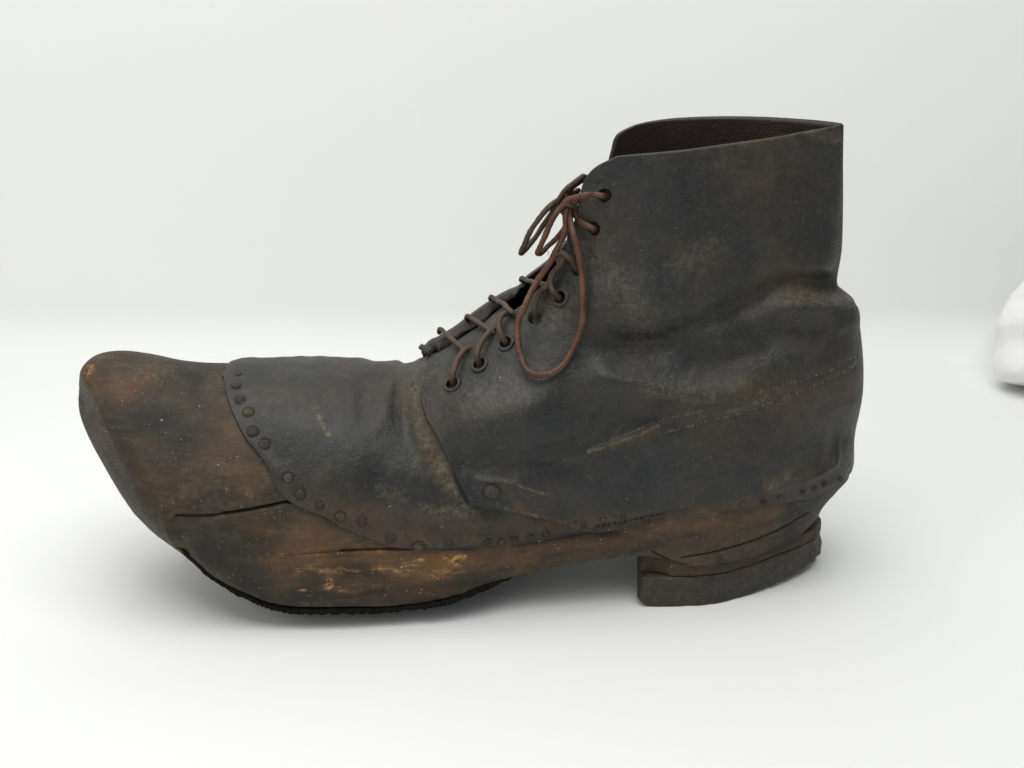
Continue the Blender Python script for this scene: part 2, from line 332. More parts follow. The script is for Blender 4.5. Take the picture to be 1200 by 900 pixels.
# last rows: stretch ends out to the heel outline so the block closes there
bkl = spline(xz([(999, 537, .015), (998, 546, .015), (994, 556, .015), (981, 571, .015), (966, 588, .015), (957, 604, .015)]), 260); bkl = snap(bkl, BK)
wgt = sstep(.90, 1.0, np.linspace(0, 1, 760))[:, None, None]
q = q*(1-wgt)+wgt*(bkl[None]+0*q)
X, Z = q[..., 0], q[..., 1]
W = body(X, Z)
CR1 = [(205, 607), (222, 607), (245, 606), (262, 603), (290, 599), (315, 594), (330, 590), (344, 588)]
CR2 = [(318, 651), (345, 652), (372, 650), (400, 648), (425, 647), (455, 646), (482, 645)]
HC1 = [(796, 668), (815, 660), (850, 655), (880, 646), (905, 635), (925, 625)]
HC2 = [(800, 655), (840, 648), (880, 636), (915, 621), (948, 602)]; HC3 = [(765, 648), (790, 660), (805, 664)]
wdisp = [(HC2, 1.1, -.0010), (HC3, 1.4, -.0010), (CR1, 1.6, -.0016), ([(344, 588), (262, 603)], 1.2, -.0012), (CR1[:4], 5, -.0004), (CR2, 1.1, -.0007), (CR2[3:], 1.8, -.0012),
         ([(528, 655), (540, 655)], 6, -.0009), ([(384, 683)], 4, -.0007), ([(425, 700), (450, 698)], 3, -.0008), ([(355, 690), (365, 696)], 4, -.0006),
         ([(150, 540), (190, 620)], 20, .0012), ([(120, 440), (200, 470)], 22, -.0010), ([(230, 560), (300, 560)], 30, .0008),
         ([(205, 612), (216, 650)], 5, -.0008), ([(190, 600), (202, 640)], 4, .0008), ([(640, 652), (760, 636), (860, 622)], 6, -.0003), ([(440, 700), (520, 690)], 12, -.0006)]
D = paint(X, Z, wdisp)
D += .0009*fbm(X, Z, 45, 2) + .0003*fbm(X*.5, Z*1.6, 160, 4, .6, 9.)
cov = np.clip(sstep(0, 1, 0*X), 0, 1)
P = np.stack([X, yc(X)-W, Z], -1); N = gnormal(P)
if N[300, 120, 1] > 0: N = -N
# covered by leather: sink further
pu, pv = project(P)
veu = np.array([p[0] for p in VE], float); vev = np.array([p[1] for p in VE], float)
low = spline(np.array([(730, 612), (760, 608), (820, 600), (870, 598), (925, 585), (965, 571), (1000, 540)], float), 60)
eu = np.concatenate([veu[13:], low[:, 0]]); ev = np.concatenate([vev[13:], low[:, 1]])
edge_v = np.where(pu < 455, np.interp(pu, veu[1:14], vev[1:14]), np.interp(pu, eu, ev))
cover = sstep(4, 12, edge_v-pv)*(pu > 262)
D *= sstep(0, .010, segdist(X, Z, BT))*sstep(0, .006, segdist(X, Z, FT))*sstep(.0, .02, X-X.min())
off = -.0013+.0006*sstep(470, 620, pu)-(.0016+.0006*sstep(470, 620, pu))*cover+D
wt = (1-sstep(0, 1, np.arange(760)/45.))[:, None, None]; cn = np.array([X[0, 0]+.035, yc(X[0, 0]), Z[0, 0]-.004]); nt_ = P-cn; nt_ /= np.linalg.norm(nt_, axis=-1, keepdims=True); nt_[..., 1] = np.minimum(nt_[..., 1], 0)
N = N*(1-wt)+nt_*wt; N /= np.linalg.norm(N, axis=-1, keepdims=True)
ontop = segdist(X[:, 0], Z[:, 0], FT) < 1e-6
P2 = P+N*off[..., None]; hid = ~ontop & (np.arange(760) > 60); jj = sstep(20, 50, np.arange(260.))[None, :, None]
P2[hid] = P2[hid]*jj+(P[hid]+np.array([0, .0035, 0]))*(1-jj)
P2[ontop, 0, 1] = yc(X[ontop, 0]); P2[:, -1, 1] = yc(X[:, -1]); P2[-1, :, 1] = yc(X[-1]); P2[0] = P[0]+np.array([.0013, 0, 0])
nz = fbm(X, Z, 120, 4)
cols = dict(
 brown=np.clip(paint(X, Z, [([(330, 660), (420, 640), (500, 668)], 24, .9), ([(470, 660), (620, 652)], 14, .8), ([(380, 690), (520, 690)], 15, .35), ([(170, 560), (210, 600)], 16, .35), ([(100, 430), (170, 450)], 14, .45),
        ([(640, 640), (900, 605)], 12, .6), ([(150, 470)], 12, .4), ([(300, 620), (360, 630)], 14, .5), ([(300, 560), (260, 520)], 26, .25)]), 0, 1),
 dark=np.clip(paint(X, Z, [([(165, 480), (215, 520)], 18, .9), ([(190, 430), (230, 440)], 14, .8), ([(230, 640), (300, 690)], 22, .8), ([(290, 630), (310, 640)], 14, .7), ([(400, 712), (600, 690)], 10, .9), ([(240, 480)], 16, .5),
        ([(350, 590), (450, 640)], 8, .8), ([(420, 700), (560, 680)], 9, .6), ([(500, 640), (720, 625)], 8, 1.), ([(130, 500), (170, 570)], 12, .4)]), 0, 1),
 chip=np.clip(paint(X, Z, [([(350, 670), (385, 668), (420, 672)], 5, .36), ([(440, 668), (480, 672)], 5, .36), ([(400, 694), (440, 690)], 5, .34), ([(500, 676), (545, 670)], 5, .34), ([(526, 655), (541, 654)], 4.2, 2.2), ([(536, 660)], 4, 2.0), ([(384, 683), (384, 687)], 4, 2.0), ([(470, 666), (480, 664), (494, 658)], 3, 1.0), ([(352, 694), (362, 697)], 3, .8), ([(322, 651), (372, 652)], 1.0, .8), ([(420, 649), (470, 648)], 1.0, .6),
        ([(98, 434), (108, 428)], 4, .5)])*(1+2.6*fbm(X*.45, Z, 420, 4, .65, 2.)), 0, 1),
 dust_sheen=np.clip(paint(X, Z, [([(318, 600), (312, 650)], 3, .7), ([(240, 560), (300, 570)], 30, .35), ([(160, 436), (195, 440)], 5, .8), ([(100, 440), (92, 452)], 6, .6), ([(470, 672), (560, 660)], 7, .5), ([(840, 640), (900, 620)], 10, .25)]), 0, 1),
 grime_shade=np.clip(paint(X, Z, [(HC2, .9, .8), (HC3, 1.2, .9), (CR1, 1.1, 1.2), (CR2[3:], .9, 1.1), (CR2[:4], .5, .5), ([(500, 643), (560, 646)], 1.2, .6), ([(640, 634), (740, 616)], 1.4, .9), ([(600, 641), (640, 636)], 1.2, .8)]), 0, 1),
 inside=np.zeros(X.shape))
Pf = P2.copy(); Pf[..., 1] = 2*yc(X)-P2[..., 1]
m_, n_ = X.shape; b_ = m_*n_
V = np.concatenate([P2.reshape(-1, 3), Pf.reshape(-1, 3)])
ringT = np.arange(m_)*n_; ringB = ringT+n_-1
br1 = np.stack([ringT[:-1], ringT[1:], ringT[1:]+b_, ringT[:-1]+b_], -1); br2 = np.stack([ringB[1:], ringB[:-1], ringB[:-1]+b_, ringB[1:]+b_], -1)
ft = gridfaces(m_, n_); ff = gridfaces(m_, n_, b_, True); mp = np.arange(2*b_)
same = np.linalg.norm(P2-Pf, axis=-1) < 1e-7; mp[b_:][same.ravel()] = np.arange(b_)[same.ravel()]; ff = mp[ff]
Fc = np.concatenate([ft, ff, br1[~(ontop[:-1] & ontop[1:])]])
wood = link('wooden_sole', mesh(V, Fc, 'wooden_sole', {k: np.concatenate([v.ravel(), v.ravel()]) for k, v in cols.items()}), M_WOOD, boot)
wood['label'] = 'carved wooden sole and toe, stained brown with long cracks'

# --- vamp
A = on_ft([266.0, 269, 274, 282, 293, 306, 320, 335, 350, 366, 382, 398, 414, 430, 445, 459, 472, 486, 505, 530, 560, 590]); B = VExz.copy(); B[0] = A[0]+np.array([.0001, -.0007])
q = ruled(A, B, 620, 300, None, lambda t: .25*t+.75*t**1.8, sa=FT)
X, Z = q[..., 0], q[..., 1]; W = body(X, Z)
VD = [([(497, 432), (478, 470), (476, 510), (500, 545), (530, 570)], 12, -.0018), ([(470, 436), (452, 470), (450, 500)], 11, .0014), ([(476, 433), (466, 455)], 6, -.0010), ([(440, 600), (520, 600)], 30, -.0015), ([(430, 440), (425, 480)], 10, -.0008),
      ([(486, 428), (488, 440)], 6, .0018), ([(330, 470), (420, 540)], 40, .0008), ([(300, 520), (330, 560), (360, 590)], 6, .0006), ([(470, 600), (580, 612)], 10, .0014), ([(480, 622), (600, 622)], 6, -.0008)]
D = paint(X, Z, VD)+.0010*fbm(X, Z, 60, 3, .5, 3.)+.0002*fbm(X, Z, 260, 3, .5, 7.)
NAILS = [(279, 438, 3.6), (277, 452, 4.6), (281, 468, 5), (291, 483, 5), (296, 506, 5), (310, 521, 5), (338, 561, 5.2), (352, 580, 5.2), (375, 593, 4), (399, 606, 4.4), (424, 612, 4.2), (458, 632, 5), (491, 642, 6),
         (527, 637, 4), (572, 635, 3.8), (588, 636, 3.2), (604, 632, 3.5), (622, 629, 3), (640, 625, 3.4)]
P = np.stack([X, yc(X)-W, Z], -1); N = gnormal(P); uu, vv = project(P); nring = np.zeros(X.shape)
for k_, (u, v, r) in enumerate(NAILS):
    Q = P[np.unravel_index(((uu-u)**2+(vv-v)**2).argmin(), uu.shape)]; dd = np.linalg.norm(P-Q, axis=-1)/PX
    D += -.00035*np.exp(-((dd-r-.9)/1.1)**2); nring = np.maximum(nring, (.75 if k_ < 8 else .45)*np.exp(-((dd-r-.6)/.9)**2))  # groove round each nail, its ring shadow painted in dark
if N[300, 150, 1] > 0: N = -N
N[:16] = N[16:17]; D[:16] *= 0
cols = dict(
 brown=np.clip(paint(X, Z, [([(500, 470), (505, 530), (530, 570)], 12, .8), ([(370, 600), (600, 620)], 20, .8), ([(375, 560), (385, 545)], 6, .6), ([(420, 636), (720, 612)], 9, .9), ([(390, 440), (460, 450)], 22, .25), ([(270, 440), (290, 500), (345, 590)], 5, .3)]), 0, 1),
 dust_sheen=np.clip(paint(X, Z, [([(484, 450), (492, 500), (515, 545)], 8, .42), ([(368, 478), (378, 498), (388, 515)], 2.4, .9), ([(466, 436), (478, 430)], 6, .5), ([(450, 575), (470, 580)], 8, .35), ([(515, 545), (545, 592)], 7, .5), ([(500, 598), (560, 600)], 7, .4), ([(330, 424), (430, 428)], 8, .25)]), 0, 1),  # mostly dust; the short stroke beside the crease is a painted highlight
 grime_shade=np.clip(nring+paint(X, Z, [([(556, 596), (580, 598), (605, 600), (640, 609)], 1.8, .9), ([(533, 556), (539, 571), (548, 589)], 2.6, 1.3)]), 0, 1))  # black lines paint the shaded crevice along the quarter's edge
D *= sstep(0, .002, segdist(X, Z, FT))
P2 = P+N*D[..., None]
P2[:, 0, 1] = yc(X[:, 0])
VP, VN = P2, N
def sided(P2, N, t, ends, cols, name, mat, far=True, bev=.0011):
    V, Fc, c2 = shell(P2, N, t, ends, cols, bev)
    if far:
        V2 = V.copy(); V2[:, 1] = 2*yc(V[:, 0])-V[:, 1]
        mp = np.arange(2*len(V)); sm = np.where(np.abs(V[:, 1]-V2[:, 1]) < 1e-7)[0]; mp[sm+len(V)] = sm
        Fc = np.concatenate([Fc, mp[Fc[:, ::-1]+len(V)]]); V = np.concatenate([V, V2]); c2 = {k: np.concatenate([v, v]) for k, v in c2.items()}
    return link(name, mesh(V, Fc, name, c2), mat, boot)
vamp = sided(P2, N, .0022, (True, False, False, True), cols, 'vamp', M_VAMP)

# --- near quarter with the lacing edge, ankle and collar
QA = [(551, 589), (545, 580), (538, 566), (530, 548), (514, 515), (500, 490), (495, 468), (499, 452), (511, 440), (530, 429), (548, 419), (578, 395), (600, 373), (622, 356), (651, 326), (669, 294), (676, 262), (682, 238), (685, 217), (690, 205), (702, 193), (724, 182)]
QB = [(580, 593), (640, 603), (695, 620), (760, 608), (820, 600), (870, 598), (925, 588), (955, 582), (975, 571)]
QBk = [(999, 541, .012), (1000, 528, .012), (1001, 505, .012), (1008, 465, .012), (1010, 425, .012), (1007, 385, .012), (1001, 352, .012), (980, 333, .012), (981, 318, .012), (986, 290, .012), (988, 240, .012), (988, 190, .012), (989, 146, .012)]
def on_bk(L):
    out = []
    for p_ in xz(L): out.append(BK[np.argmin(((BK-p_)**2).sum(1))])
    return np.array(out)
QBk = [(a_, b_, .015) for a_, b_, c_ in QBk]; B2 = on_bk(QBk); B2[-1] = xz([QBk[-1]])[0]
B2F = on_bk(QBk); B2F[-1] = xz([(989, 144, .015)])[0]
EY = [(530, 450, 1), (562, 427, 1), (593, 402, 1), (627, 373, 0), (657, 349, 1), (676, 315, 0), (697, 267, 0), (709, 229, 0)]
STIT1 = [(690, 527), (735, 508), (780, 492), (830, 478), (880, 462), (930, 448), (970, 436), (1002, 418)]
STIT2 = [(775, 508), (820, 496), (865, 486), (900, 473), (950, 455), (1000, 432)]
QD = [ # folds: line, width px, height m
 ([(982, 334), (945, 332), (915, 330)], 12, -.0030), ([(978, 334), (930, 338), (880, 355), (820, 385), (760, 406), (715, 405)], 17, -.0040), ([(1003, 372), (960, 362), (915, 356)], 18, .0036), ([(740, 330), (800, 345), (860, 318)], 26, .0016),
 ([(715, 398), (780, 415), (850, 420), (900, 405)], 18, -.0034), ([(700, 440), (760, 452), (820, 462), (880, 458)], 15, .0045), ([(690, 350), (740, 380)], 26, .0012),
 ([(860, 370), (920, 385), (985, 395)], 20, -.0024), ([(850, 500), (990, 500)], 22, -.0012), ([(640, 465), (600, 485), (535, 495)], 20, .0036), ([(545, 540), (640, 535), (720, 505)], 17, -.0034), ([(700, 492), (780, 488)], 14, -.0024),
 ([(965, 480), (985, 520)], 12, -.0015), ([(975, 545), (900, 575)], 8, .0012), ([(640, 400), (650, 430)], 18, .0008), ([(700, 240), (720, 290)], 18, .0018), ([(760, 200), (860, 280)], 40, .0015), ([(930, 200), (950, 300)], 24, -.0025), ([(800, 330), (850, 300)], 30, -.0010),
 ([(508, 450), (600, 385), (660, 335)], 7, .0006), (STIT1, 3.2, -.0005), (STIT2, 2.6, -.0004), ([(560, 560), (600, 562), (635, 575)], 3.5, .0010), ([(590, 588), (640, 600)], 5, .0008), ([(577, 576)], 13, -.0008),
 ([(940, 155), (985, 160)], 12, -.0008), ([(690, 612), (800, 600), (900, 588)], 7, -.0003), ([(985, 520), (975, 545), (940, 562)], 6, .0010)]
QG = []
def quarter(side, name, QAl, m=600, n=430, full=True, lift=0.0):
    A = Sxz(QAl, side); B1 = Sxz(QB, -1); B = np.vstack([B1, B2 if side < 0 else B2F])
    # ease the back outline through both sides' shared seam
    q = ruled(A, B, m, n, None, lambda t: .45*t+.55*np.sin(t*np.pi/2), sb=BK, frm=m*9//22)
    X, Z = q[..., 0], q[..., 1]; W = body(X, Z)
    P = np.stack([X, yc(X)+side*W, Z], -1); N = gnormal(P)
    if N[m//2, n//2, 1]*side < 0: N = -N
    D = paint(X, Z, QD)+.0010*fbm(X, Z, 42, 3, .5, 5.)+.0004*fbm(X, Z, 170, 3, .5, 1.)
    if side > 0: D *= .25
    grime_shade = np.zeros(X.shape); cols = {}
    S1 = Sxz(STIT1); S2 = Sxz(STIT2)
    st = []
    if side < 0:
        for L, sp in ((STIT1, 5.2), (STIT2, 5.2)):
            pl = spline(np.array(L, float), int(sum(np.hypot(*(np.diff(np.array(L, float), axis=0).T)))/sp))
            for i, p_ in enumerate(pl): st.append(([(p_[0]-1.1, p_[1]+.5), (p_[0]+1.1, p_[1]-.5)], 1.0, 1.0 if (i*7 % 11) > 2 else .3))
        D += paint(X, Z, [(a, 1.3, .0005*c) for a, b, c in st])
        D += paint(X, Z, [([((a[0][0]+a[1][0])/2+2.6, (a[0][1]+a[1][1])/2-1)], 1.1, -.0006) for a, b, c in st])
        for u, v, r in EY:
            Pn = P+N*.0024; uu, vv = project(Pn); ii = np.unravel_index(((uu-u)**2+(vv-v)**2).argmin(), uu.shape); Q = P[ii]; d3 = np.linalg.norm(P-Q, axis=-1)
            k = 1-sstep(.0019, .0027, d3); D -= .0022*k; grime_shade = np.maximum(grime_shade, k)  # shallow pit, painted near-black for the darkness of an open eyelet
        for u, v in [(673, 607), (683, 613), (694, 617), (705, 604), (718, 601)]: grime_shade = np.maximum(grime_shade, paint(X, Z, [([(u-2, v), (u+2, v+.5)], 1.3, 1)]))
        for i in range(17):   # small nail pits along the sole edge at mid foot
            u = 700+i*6.5; v = 614-.27*(u-700)*.55; D += paint(X, Z, [([(u, v)], 2.4, -.0011)]); grime_shade = np.maximum(grime_shade, paint(X, Z, [([(u, v)], 1.8, .7)]))
        cols['brown'] = np.clip(paint(X, Z, [([(880, 460), (960, 470), (990, 450)], 26, .8), ([(830, 500), (930, 500)], 22, .5), ([(960, 330), (900, 318)], 16, .7), ([(900, 200), (930, 240)], 30, .35), ([(720, 520), (770, 505)], 7, .6), ([(690, 270), (730, 240)], 20, .3),
            ([(650, 610), (870, 592), (960, 570)], 8, .7), ([(900, 560), (980, 545)], 12, .5), ([(660, 355), (690, 380)], 14, .4), ([(590, 560), (640, 580)], 12, .4), ([(770, 145+30), (980, 155)], 10, .4), ([(850, 230), (930, 180)], 24, .3), ([(600, 586), (650, 606)], 6, .9)]), 0, 1)
        cols['dust_sheen'] = np.clip(paint(X, Z, st)+paint(X, Z, [([(690, 529), (740, 512), (775, 498)], 1.6, .55), ([(930, 345), (985, 350)], 10, .5), ([(800, 310), (830, 290)], 16, .25), ([(700, 300), (740, 350), (760, 400)], 22, .28), ([(760, 452), (830, 465)], 14, .3), ([(900, 466), (850, 485)], 3, .5),  # stitch dust, plus highlights painted on the ankle and heel folds
            ([(590, 590), (636, 600)], 2, .5), ([(980, 500), (970, 540)], 6, .3), ([(930, 556), (900, 570)], 6, .45), ([(640, 380), (660, 360)], 10, .4), ([(600, 460), (560, 480)], 22, .2), ([(505, 445), (520, 440)], 5, .3), ([(830, 205), (850, 195)], 16, .15), ([(950, 155), (988, 165)], 6, .4),  # broad pale stroke on the front bulge is painted sheen
            ([(562, 559), (600, 560)], 1.2, .5), ([(605, 563), (640, 574)], 1.2, .6)]), 0, 1)
    else:
        cols['brown'] = 0*X; cols['dust_sheen'] = 0*X
    cols['grime_shade'] = grime_shade
    ov = (1-sstep(.02, .08, np.asarray(X)-U(600, 500, 0)[0]))*.0030
    off = D*sstep(0, .003, segdist(X, Z, BK))+ov
    tt = np.linspace(0, 1, n)[None, :]
    P2 = P+N*off[..., None]
    P2[:, -1, 1] = np.where(segdist(X[:, -1], Z[:, -1], BK) < 1e-6, yc(X[:, -1]), P2[:, -1, 1])
    P2[..., 2] += (.0026 if side > 0 else .0007)*np.sin(np.pi*np.linspace(0, 1, n)[None, :]**.55)*sstep(.80, 1, np.linspace(0, 1, m))[:, None]
    if side < 0: QG.append((P2, N))
    if lift:
        e = edge_dist(P, (False, False, True, False)); k = np.exp(-(e/.006)**2)*sstep(.0, .1, np.linspace(0, 1, m))[:, None]*(1-sstep(.55, .7, np.linspace(0, 1, m)))[:, None]
        P2[..., 2] += lift*k
    V, Fc, c2 = shell(P2, N, .0024, (True, True, True, False), cols)
    if side > 0: Fc = Fc[:, ::-1]
    return link(name, mesh(V, Fc, name, c2), M_LEA, boot)
nq = quarter(-1, 'quarter', QA); nq['label'] = 'near ankle panel with ringed lace holes and a double stitch line'
QAF = [(551, 560), (546, 550), (541, 540), (530, 520), (516, 490), (506, 465), (498, 440), (494, 420), (497, 410), (512, 400), (532, 387), (566, 362), (596, 342), (625, 328), (650, 305), (670, 280), (684, 250), (698, 222), (711, 200), (717, 178), (723, 160), (742, 149)]
fq = quarter(1, 'quarter', QAF, 300, 200, lift=.0035)
fq['label'] = 'far ankle panel seen through the lacing gap and the collar'

# --- tongue: a soft strip under the lacing gap
def tongue():
    L = [(500, 440), (525, 424), (555, 402), (585, 378), (612, 356), (640, 330), (656, 300), (668, 262), (680, 215)]
    c = np.array([U(u, v, .008) for u, v in L]); c = spline(c, 120)
    rows = []
    for i, p in enumerate(c):
        a, b = c[max(i-1, 0)], c[min(i+1, len(c)-1)]; t = b-a; t /= np.linalg.norm(t); nn = np.array([-t[2], 0, t[0]])
        if nn[2] < 0 and nn[0] > 0: nn = -nn
        w = .019; r = []
        for j in np.linspace(-1, 1, 40):
            r.append(p+np.array([0, j*w, 0])-nn*(.0035+.012*j*j)+nn*.0010*math.sin(i*.35+j*2))
        rows.append(r)
    P = np.array(rows); N = gnormal(P)
    if N[60, 20, 2] < 0: N = -N
    V, Fc, c2 = shell(P, N, .0016, (True, True, True, True), dict(brown=np.full(P.shape[:2], .5), dust_sheen=np.full(P.shape[:2], .25), grime_shade=np.full(P.shape[:2], .0)))
    return link('tongue', mesh(V, Fc, 'tongue', c2), M_LEA, boot)
tongue()

# --- tubes, discs, rings
def tube_mesh(pts, r, n=10, per=4.0e-4, wob=.30, flat=.86):
    P = spline(np.array(pts), max(8, int(sum(np.linalg.norm(np.diff(pts, axis=0), axis=1))/per)))
    a_ = np.arange(len(P)); jit = np.stack([vnoise(a_*.06+r*3e5+k*17, a_*0+k*5.3+len(P)*.37) for k in range(3)], -1)*np.minimum(1, np.minimum(a_, a_[::-1])/12.)[:, None]
    P = P+jit*r*.7
    T = np.gradient(P, axis=0); T /= np.linalg.norm(T, axis=1, keepdims=True)
    up = np.array([0, -1., 0]); V = []; nrm = np.cross(T[0], np.cross(up, T[0])); nrm /= np.linalg.norm(nrm)
    for i in range(len(P)):
        nrm = nrm-T[i]*(nrm@T[i]); nrm /= np.linalg.norm(nrm); bn = np.cross(T[i], nrm)
        end = min(i, len(P)-1-i)/4.0; k = math.sqrt(max(0.05, 1-(1-min(end, 1))**2))
        for j in range(n):
            a = 2*math.pi*j/n; rr = r*k*(1+wob*(vnoise(np.array(i*.09+r*9e5), np.array(j*.9+.3)))+wob*.6*vnoise(np.array(i*.45), np.array(j*1.3+7)))
            V.append(P[i]+rr*(math.cos(a)*nrm*flat+math.sin(a)*bn))
    F_ = gridfaces(len(P), n, 0, False, True); k = len(V); V.append(P[0]); V.append(P[-1]); base = (len(P)-1)*n
    caps = [(k, (j+1) % n, j, k) for j in range(n)]
    caps3 = []
    F_ = [tuple(f) for f in F_]+[(k, (j+1) % n, j) for j in range(n)]+[(k+1, base+j, base+(j+1) % n) for j in range(n)]
    me = bpy.data.meshes.new('tube'); me.from_pydata([tuple(v) for v in V], [], F_); me.update(); return me
def basis(n):
    a = np.array([1., 0, 0]); a -= n*(a@n); a /= np.linalg.norm(a); return a, np.cross(n, a)
def ring(name, c, n, R, r, mat, parent, ell=1.0):
    a, b = basis(n); V = []
    for i in range(28):
        t = 2*math.pi*i/28; e = a*math.cos(t)+b*math.sin(t)*ell
        for j in range(10):
            s = 2*math.pi*j/10; rr = r*(1+.12*math.sin(3*t+1)); V.append(c+e*(R+rr*math.cos(s))+n*rr*.8*math.sin(s))
    F_ = [((i*10+j), (i*10+(j+1) % 10), ((i+1) % 28*10+(j+1) % 10), ((i+1) % 28*10+j)) for i in range(28) for j in range(10)]
    me = bpy.data.meshes.new(name); me.from_pydata([tuple(v) for v in V], [], F_); return link(name, me, mat, parent)
def dome(name, c, n, R, h, mat, parent, seed=0, sink=.0004):
    rg = random.Random(seed); a, b = basis(n); V = [c+n*(h-sink)]; F_ = []; ns = 22; prof = [(.35, .97), (.65, .85), (.85, .62), (.97, .3), (1.0, -.3)]
    ang = rg.random()*6; dirx = rg.uniform(-.15, .15); wv = [1+.10*math.sin(2*math.pi*i/ns*2+ang)+rg.uniform(-.05, .05) for i in range(ns)]
    for k, (rr, hh) in enumerate(prof):
        for i in range(ns):
            t = 2*math.pi*i/ns; V.append(c+(a*math.cos(t)+b*math.sin(t))*R*rr*wv[i]+n*(h*hh+rg.uniform(-.08, .08)*h+dirx*h*rr*math.cos(t)-sink))
    for i in range(ns): F_.append((0, 1+i, 1+(i+1) % ns))
    for k in range(len(prof)-1):
        for i in range(ns): F_.append((1+k*ns+i, 1+(k+1)*ns+i, 1+(k+1)*ns+(i+1) % ns, 1+k*ns+(i+1) % ns))
    me = bpy.data.meshes.new(name); me.from_pydata([tuple(v) for v in V], [], F_); return link(name, me, mat, parent)
def on_grid(G_, u, v):
    uu, vv = project(G_[0]); ii = np.unravel_index(((uu-u)**2+(vv-v)**2+np.where(G_[1][..., 1] > .3, 1e6, 0)).argmin(), uu.shape)
    a, b = ii; sl = (slice(max(a-6, 0), a+7), slice(max(b-6, 0), b+7)); n = G_[1][sl].reshape(-1, 3).mean(0); return G_[0][ii].copy(), n/np.linalg.norm(n)
for i, (u, v, r) in enumerate(NAILS):
    p, n = on_grid((VP, VN), u, v); p = p+n*.0002; dome('nail', p, n, r*PX*(1.0+.12*math.sin(i*5.1)), (.00050 if u < 520 else .0004)*(1+.3*math.sin(i*3.3)) if u != 491 else .0018, M_RUST if i % 3 else M_RUST2, boot, i, .0003)
for i, (u, v, r) in enumerate([(872, 592, 4.2), (894, 589, 3.6), (914, 583, 3.8), (940, 577, 3.8), (955, 572, 3.4), (966, 568, 3.6), (985, 561, 3.4), (757, 607, 4.2), (663, 612, 3.2), (684, 614, 3.4), (707, 610, 3), (731, 606, 3.3)]):
    p, n = on_grid(QG[0], u, v); dome('nail', p, n, r*PX*1.05, .0015, M_RUST if i % 2 else M_RUST2, boot, 50+i, .0004)
p, n = on_grid(QG[0], 577, 576); rv = dome('rivet', p+n*.0004, n, 9*PX, .0020, M_RIV, boot, 99, .0004); rv['label'] = 'large domed rivet on the front corner of the quarter'
def Bq(u, v, o=0.0):
    """point lifted o off the near quarter that the photo shows at (u, v), ignoring the pits of the eyelet holes"""
    G_, Nn = QG[0]
    if not hasattr(Bq, 'flat'):
        Q = G_.copy(); Bq.uv = None; Bq.flat = Q
    Ls = Bq.flat+Nn*o; uu, vv = project(Ls); w = np.hypot(uu-u, vv-v); ii = np.unravel_index(w.argmin(), w.shape)
    a, b = ii; ring_ = (w > 8.5) & (w < 11); n = Nn[ring_].mean(0) if ring_.any() else Nn[ii]; n = n/np.linalg.norm(n)
    c = Ls[ii]
    if ring_.sum() > 20:
        m_ = Ls[ring_].mean(0); d = U(u, v, m_[1])-CAM; c = CAM+d*(((m_-CAM)@n)/(d@n)) if abs(d@n) > .05 else c
        if np.linalg.norm(c-m_) > .004: c = Ls[ii]
    return c, n
for u, v, k in EY:
    if k:
        p, n = on_grid(QG[0], u, v); b_ = Bq(u, v); ring('eyelet', b_[0]+b_[1]*.0003, n, .0030, .00075, M_EYE, boot)

# --- laces
R0 = .00116
def sp(u, v, o): return Bq(u, v, o)[0]
def lace(name, pts, mat=M_LACE, r=R0, parent=boot):
    return link(name, tube_mesh(np.array(pts), r), mat, parent)
def far(u, v, o=.003): return S(u, v, o, 1)
# short runs up from each ringed eyelet and over the edge
for L in ([(531, 452, -.0005), (530, 443, .0035), (532, 430, .0042), (537, 418, .0036), (546, 410, .001), (556, 400, -.003)],
          [(562, 429, -.0005), (560, 420, .0035), (561, 407, .0042), (566, 397, .0036), (576, 388, .001), (586, 378, -.003)],
          [(594, 404, -.0005), (588, 392, .0035), (584, 381, .0042), (587, 371, .0036), (595, 366, .001), (602, 360, -.003)],
          [(628, 375, -.0005), (627, 366, .0035), (627, 354, .0042), (632, 342, .0036), (640, 335, .0036), (648, 325, .001)],
          [(657, 352, -.0005), (650, 343, .0035), (645, 333, .0042), (647, 322, .0042), (655, 312, .0042), (662, 300, .004)],
          [(677, 318, -.0005), (671, 306, .0035), (664, 300, .0045), (656, 296, .005), (650, 300, .006)]):
    lace('lace', [sp(u, v, o) for u, v, o in L], M_LACE2)
# crossings over the far facing edge, vanishing under the near one
for (a, b, c, d) in (((516, 386), (522, 391), (533, 401), (549, 415)), ((548, 370), (554, 374), (565, 381), (579, 390)), ((576, 347), (582, 351), (591, 357), (601, 367)), ((612, 325), (618, 328), (628, 331), (640, 334))):
    pts = [U(a[0]-2, a[1]+5, .019), U(*a, .016), U(*b, .012), U(*c, .000), U(*d, -.012)]
    lace('lace', pts, M_LACE2)
# knot, loops and the two top runs
Ykn = S(676, 262)[1]-.002
kn = lambda u, v, dy=0.: U(u, v, Ykn+dy)
lace('lace', [sp(709, 230, -.0015), sp(706, 229, .0030), sp(697, 228.5, .0032), kn(685, 228, -.010), kn(677, 230, -.008), kn(670, 234, -.005), kn(658, 243, -.003), kn(648, 256, -.004), kn(640, 273, -.004), kn(632, 291, -.004), kn(629.5, 297, -.003), kn(634, 297.5, -.001), kn(642, 289, .001), kn(652, 280, .001), kn(661, 269, 0), kn(666, 255, 0), kn(668, 243, .002)])
lace('lace', [kn(690, 214, .012), kn(684, 206.5, .006), kn(677, 210, .001), kn(662, 223, 0), kn(651, 240, .001), kn(642, 257, .001), kn(630, 274, .001), kn(619, 289, .001), kn(612, 296.5, 0), kn(610, 295, -.002), kn(613, 288, -.003), kn(621, 273, -.003), kn(631, 257, -.002), kn(642, 244, -.001), kn(655, 234, .002), kn(668, 228, .004), kn(680, 222, .008)], M_LACE2, R0*1.02)
